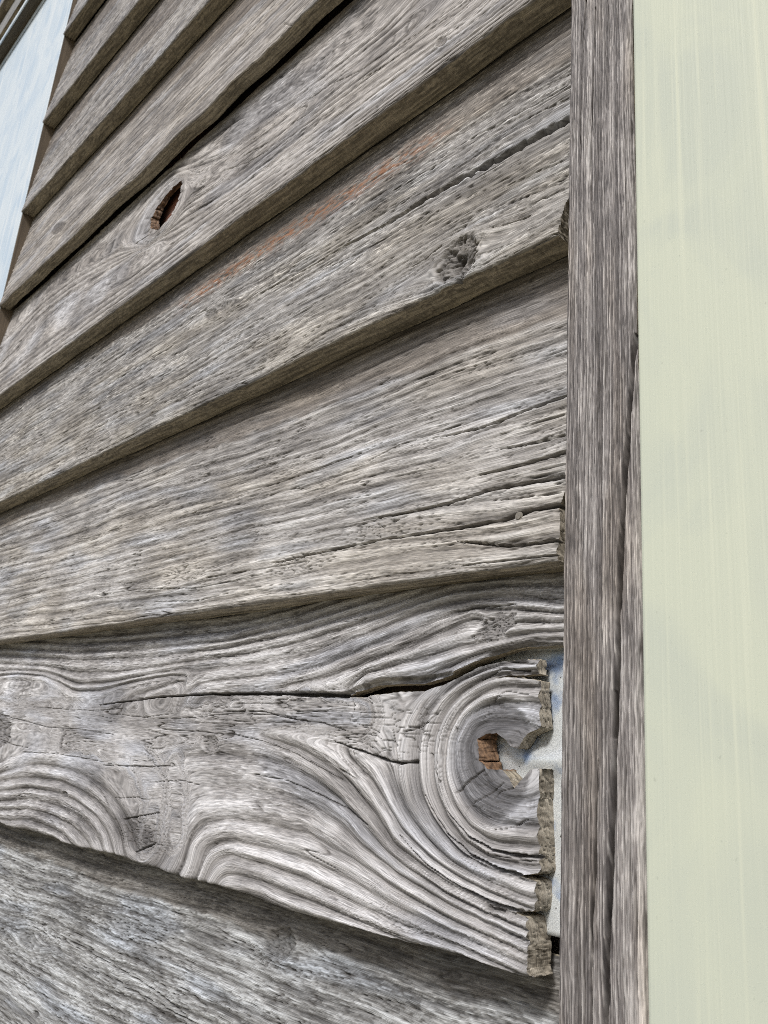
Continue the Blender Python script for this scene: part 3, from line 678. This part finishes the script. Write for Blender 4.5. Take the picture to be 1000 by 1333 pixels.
def edge_breaks(B, X, Sg, h, t, dirt, seed): return h, t, dirt
plank(V0[5], 600, con=1.4, dens=0.9, rows=190, ring_sp=0.0090, ring_amp=0.0006, fleck=0.5, checks=0.40, warm=0.18, ring_col=0.24, tint=(1.01, 0.965, 0.92), bright=0.90, wav=0.007, chip=0.002, back=0.0165,
      top_band=[(-60, 345), (30, 283), (100, 225), (150, 180), (220, 110), (300, 35), (340, 0), (420, -80)],
      knots=[dict(c=(76, 297), a=(68, 305), b=(80, 301), **{'def': (0.09, 0.010)}, tone=0.16, deep=0.0012, push=0.5)],
      cracks=[([(388, 40), (380, 34), (370, 30)], 0.0006, 0.0004, 0.002)], label='wavy-edged plank casting a black gap beneath it')
plank(V0[6], 700, con=1.5, dens=0.9, rows=130, ring_sp=0.0080, ring_amp=0.0007, fleck=0.9, checks=0.55, warm=0.10, ring_col=0.26, tint=(0.98, 0.95, 0.92), bright=0.86,
      top_band=[(30, 238), (49, 218), (143, 98), (200, 48), (260, -25)])
plank(V0[7], 800, con=1.5, dens=0.9, rows=95, ring_sp=0.0070, ring_amp=0.0006, fleck=0.9, checks=0.5, warm=0.08, ring_col=0.24, tint=(0.96, 0.93, 0.90), bright=0.82,
      top_band=[(60, 120), (95, 72), (145, 12), (175, -30)])
plank(V0[8], 900, con=1.4, dens=0.9, rows=70, ring_sp=0.0070, ring_amp=0.0006, fleck=0.9, checks=0.5, warm=0.08, tint=(0.92, 0.92, 0.93), bright=0.88)

# what lies behind the planks
zlo, zhi = ZC + (V0[0] - 0.3) * D, ZC + 6.4 * D
o = box('sheathing', (U_LEFT - 0.3, 0.0335, zlo), (-0.2, 0.060, zhi), SHEATH, wall, 0)
hb = Board(V0[4]).at(215, 270)
o = box('wall_stud', (hb[0] - 0.05, 0.0300, zlo), (hb[0] + 0.05, 0.0332, zhi), RED, wall, 0)
def flashing():
    import bmesh
    bm = bmesh.new(); z0, z1 = ZC - 0.212 * D, ZC + 0.195 * D
    prof = [(-0.92, 0.0030), (-0.84, 0.0012), (-0.81, 0.0008), (-0.79, 0.0005), (-0.78, 0.0004), (-0.77, 0.0002), (-0.76, 0.0001), (-0.750, 0.0), (-0.744, 0.0001), (-0.738, 0.0003), (-0.730, 0.0007), (-0.722, 0.0012), (-0.71, 0.002), (-0.690, 0.0030)]
    hc = Board(V0[1]).at(692, 987); hz_ = ZC + V0[1] * D + hc[1]; n = 60  # bulge added in the metal behind the hole to catch sunlight
    rows = []
    for i in range(n + 1):
        z = z0 + (z1 - z0) * i / n
        rows.append([bm.verts.new((u_ * D, y_ + 0.0143 + (STEP - 0.0053) * ((z - ZC) / D - V0[1]) / 0.57 + 0.0004 * math.sin(i * 0.36 + u_ * 30) - 0.0050 * math.exp(-((z - hz_) / 0.0065) ** 2 - ((u_ * D - hc[0]) / 0.016) ** 2), z)) for u_, y_ in prof])
    for i in range(n):
        for k in range(len(prof) - 1): bm.faces.new((rows[i][k], rows[i][k + 1], rows[i + 1][k + 1], rows[i + 1][k]))
    for f in bm.faces: f.smooth = True
    bmesh.ops.solidify(bm, geom=bm.faces[:], thickness=-0.0005)
    me = bpy.data.meshes.new('metal_flashing'); bm.to_mesh(me); bm.free()
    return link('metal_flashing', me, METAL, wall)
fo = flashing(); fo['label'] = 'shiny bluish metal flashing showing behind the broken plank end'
#o = box('wood_shim', (-0.735 * D, 0.0235, ZC - 0.248 * D), (-0.708 * D, 0.033, ZC - 0.205 * D), BROWN, wall, 0.001)

def nail(B, x, y, r, parent, sink=0.0006):
    import bmesh
    p = B.at(x, y); yy = STEP * p[1] / EXPO + sink
    bm = bmesh.new()
    bmesh.ops.create_cone(bm, cap_ends=True, segments=18, radius1=r, radius2=r * 0.85, depth=0.0014)
    bmesh.ops.bevel(bm, geom=[e for e in bm.edges if len(e.link_faces) == 2 and abs(e.verts[0].co.z - e.verts[1].co.z) < 1e-6], offset=r * 0.18, segments=2, affect='EDGES')
    for v in bm.verts: v.co = Vector((p[0] + v.co.x, yy - v.co.z, ZC + B.v0 * D + p[1] + v.co.y))
    bmesh.ops.recalc_face_normals(bm, faces=bm.faces[:])
    me = bpy.data.meshes.new('nail'); bm.to_mesh(me); bm.free()
    return link('nail', me, NAIL, parent)
nail(B2, 676, 672, 0.0025, P2, -0.0002)

# ------------------------------------------------------------------ weathered trim board
def trim_board():
    y0 = -0.004; sc = (D + y0) / D
    xl, xr = -0.7055 * sc * D, -0.5858 * sc * D
    nx, nz = 140, 1050
    xs = np.linspace(xl, xr, nx)
    zs = np.r_[np.linspace(-2.5, -0.36, 60)[:-1], np.linspace(-0.36, 1.46, nz), np.linspace(1.46, 4.5, 60)[1:]] * D
    X, Z = np.meshgrid(xs, zs)
    wn = fbm(Z * 3, X * 30, 901, 2)
    C = X + 0.0016 * wn + 0.0004 * fbm(Z * 14, X * 80, 902, 2)
    def at(x, y):
        d = np.array([x - CX, y - CY, F_PX]); k = (D + y0) / (d @ INW); return (k * (d @ RGT), k * (d @ UPV))
    fib = fbm(Z * 14, C * 1500, 903, 3, 0.6); fib2 = fbm(Z * 5, C * 620, 904, 2)
    fl = sst(0.08, 0.3, fbm(Z * 120, C * 1300, 905, 2)); pit = sst(0.1, 0.35, fbm(Z * 70, C * 1200, 906, 2))
    pore = sst(0.16, 0.30, fbm(Z * 55, C * 2100, 914, 2)) * sst(-0.3, 0.3, fbm(Z * 9, C * 150, 915, 2)); pale_fleck = sst(0.2, 0.34, fbm(Z * 75, C * 2100, 916, 2))  # fine dark pores and pale raised fibre flecks
    low = fbm(Z * 9, C * 40, 907, 3); blot = fbm(Z * 26, C * 80, 908, 3)
    line = np.abs(perlin(Z * 5 + 3, C * 380, 909)); chk = sst(0.10, 0.0, line) * sst(0.05, 0.4, fbm(Z * 9, C * 140, 910, 2) + 0.12)
    l2 = np.abs(perlin(Z * 9 + 3, C * 1000, 912)); chk2 = sst(0.16, 0.0, l2) * sst(-0.1, 0.3, fbm(Z * 14, C * 220, 913, 2))
    lower = sst(ZC * 0 + 0.05, -0.10, Z)
    h = -0.0004 * pore + 0.0002 * pale_fleck + 0.00030 * fib + 0.00030 * fib2 + 0.00020 * fl - 0.00030 * pit - 0.0008 * chk
    ribs = perlin(Z * 2.5, C * 560, 911); h += 0.00045 * ribs * (0.4 + lower)
    long_ = fbm(Z * 1.8, C * 1150, 917, 3, 0.8); h += 0.00035 * long_
    t = 0.39 + 0.80 * (sst(-0.40, 0.40, long_) - 0.5) - 0.26 * pore + 0.16 * pale_fleck + 0.18 * fib + 0.16 * fib2 + 0.18 * fl - 0.24 * pit + 0.40 * blot + 0.16 * low + 0.22 * ribs * (0.5 + 0.6 * lower)
    dirt = np.maximum(0.6 * chk, 0.75 * chk2); h -= 0.0005 * chk2
    cr = [([(824, 432), (821, 470), (816, 560), (808, 690), (803, 800), (799, 950), (794, 1100), (788, 1250), (785, 1340)], 0.0005, 0.0008, 0.007, 0.15),
          ([(778, 990), (775, 1100), (771, 1200), (768, 1340)], 0.0003, 0.0006, 0.003, 0.2), ([(762, 0), (759, 60), (757, 130), (755, 190)], 0.0006, 0.0002, 0.002, 0.1),
          ([(775, 10), (772, 100), (769, 200), (770, 260)], 0.0005, 0.0004, 0.002, 0.1), ([(798, 900), (797, 960)], 0.0004, 0.0006, 0.002, 0.1)]
    for pts, w0, w1, dp, _ in cr:
        L = np.array([at(*p) for p in pts]); jx = 0.0003 * fbm(Z * 22, X * 0, 920, 3)
        d_, tt, _, _ = seg_dist(X + jx, Z, L); wd = mix(w0, w1, sst(0, 0.5, tt)) * (0.8 + 0.4 * fbm(Z * 40, X * 0, 921, 2))
        g = np.exp(-(d_ / np.maximum(wd, 1e-5)) ** 2); h -= dp * g; dirt = np.maximum(dirt, 0.9 * g)
    # the sliver right of the long crack sits lower and leans away
    L = np.array([at(*p) for p in cr[0][0]]); o_ = np.argsort(L[:, 1]); xc = np.interp(Z, L[o_, 1], L[o_, 0])
    sl_ = sst(0, 0.0006, X - xc) * sst(L[:, 1].max() + 0.005, L[:, 1].max() - 0.05, Z)
    h -= 0.0016 * sl_; t += 0.10 * sl_
    # worn arrises: the right one rounds over, more so at the top
    R = 0.0050 + 0.0012 * perlin(Z * 9, X * 0, 930)
    q = np.clip(1 - (xr - X) / R, 0, 1); h -= R * (1 - np.sqrt(np.maximum(1 - (q * 0.985) ** 2, 0))) * 0.95
    t += 0.42 * sst(0.2, 0.7, q) * (0.7 + 0.9 * lower) + 0.10 * q  # right arris painted lighter, as if catching light, most of all low down
    R2 = 0.0014; q2 = np.clip(1 - (X - xl) / R2, 0, 1); h -= R2 * (1 - np.sqrt(np.maximum(1 - q2 * q2, 0))) * 0.7
    xo = 0.0005 * fbm(Z * 25, X * 0, 931, 3)
    t = np.clip(t, 0, 1)
    base = np.where(t[..., None] < 0.5, cmix((0.075, 0.068, 0.067), (0.200, 0.185, 0.18), t * 2), cmix((0.200, 0.185, 0.18), (0.43, 0.41, 0.395), np.clip(2 * t - 1, 0, 1)))
    wz = sst(-0.1, 0.4, fbm(Z * 7, C * 60, 932, 2) + 0.3 * lower - 0.1)
    base = base * (1 + wz[..., None] * np.array([0.05, 0.01, -0.05]))
    base = cmix(base, DIRT, np.clip(dirt, 0, 0.95))
    o = panel('trim_board', X + xo, Z + ZC, y0 - h, base, np.dstack([Z, C, h * 0]), np.ones(X.shape, bool), 0.0332, None, along='z', seed=940, nk=8)
    return o
tag(trim_board(), 'narrow weathered grey upright trim board with a long crack', 'trim board')

# ------------------------------------------------------------------ pale green board
gx0 = -0.5792 * D * ((D - 0.0045) / D)
o = box('painted_board', (gx0, -0.0045, ZC - 2.5 * D), (gx0 + 0.30, 0.030, ZC + 4.5 * D), GREEN, None, 0.0016)
tag(o, 'wide pale green painted upright board right of the grey trim', 'painted board')

# ------------------------------------------------------------------ white window casing at the far left
win = bpy.data.objects.new('window_casing', None); col_root.objects.link(win)
tag(win, 'bluish white window casing under a dark wooden head at the planks\' far end', 'window casing')
hz = 4.556 * D
o = box('side_casing', (U_LEFT - 0.0010 - 0.62, 0.0015, ZC - 2.5 * D), (U_LEFT - 0.0010, 0.040, ZC + hz - 0.0012), WHITE, win, 0.0012)
o = box('casing_edge', (U_LEFT - 0.0009, 0.0030, ZC - 2.5 * D), (U_LEFT - 0.0001, 0.040, ZC + hz - 0.0012), BROWN, win, 0)
o = box('edge_strip', (U_LEFT - 0.62, -0.0005, ZC + hz - 0.016), (U_LEFT - 0.004, 0.0010, ZC + hz - 0.0014), WHITE, win, 0.0006)
o = box('head_casing', (U_LEFT - 0.75, -0.0195, ZC + hz), (U_LEFT + 0.02, 0.033, ZC + hz + 0.020), HEADW, win, 0.0008)
o = box('drip_edge', (U_LEFT - 0.75, -0.0222, ZC + hz + 0.0005), (U_LEFT + 0.02, -0.0197, ZC + hz + 0.012), WHITE, win, 0.0006)
def head_plank(zb):
    u = np.linspace(U_LEFT - 0.72, U_LEFT + 0.0, 260); s = np.linspace(0, 0.2, 60); X, Sg = np.meshgrid(u, s)
    fib = fbm(X * 40, Sg * 700, 71, 3); bl = fbm(X * 9, Sg * 50, 72, 3)
    t = np.clip(0.45 + 0.5 * fib + 0.4 * bl, 0, 1)
    return panel('plank', X, Sg + zb + ZC, 0.0002 + STEP * np.clip(Sg / EXPO, 0, 1) - 0.0004 * fib, cmix((0.12, 0.12, 0.115), (0.30, 0.30, 0.29), t), np.dstack([X, Sg, X * 0]),
                 np.ones(X.shape, bool), 0.0285, wall, seed=73, nk=5)
head_plank(5.05 * D); head_plank(5.54 * D)

# ------------------------------------------------------------------ ground
import bmesh
bm = bmesh.new(); bmesh.ops.create_grid(bm, x_segments=8, y_segments=8, size=150)
me = bpy.data.meshes.new('ground'); bm.to_mesh(me); bm.free()
g = link('ground', me, ground_material()); g.location = (0, 0, 0); tag(g, kind='structure')
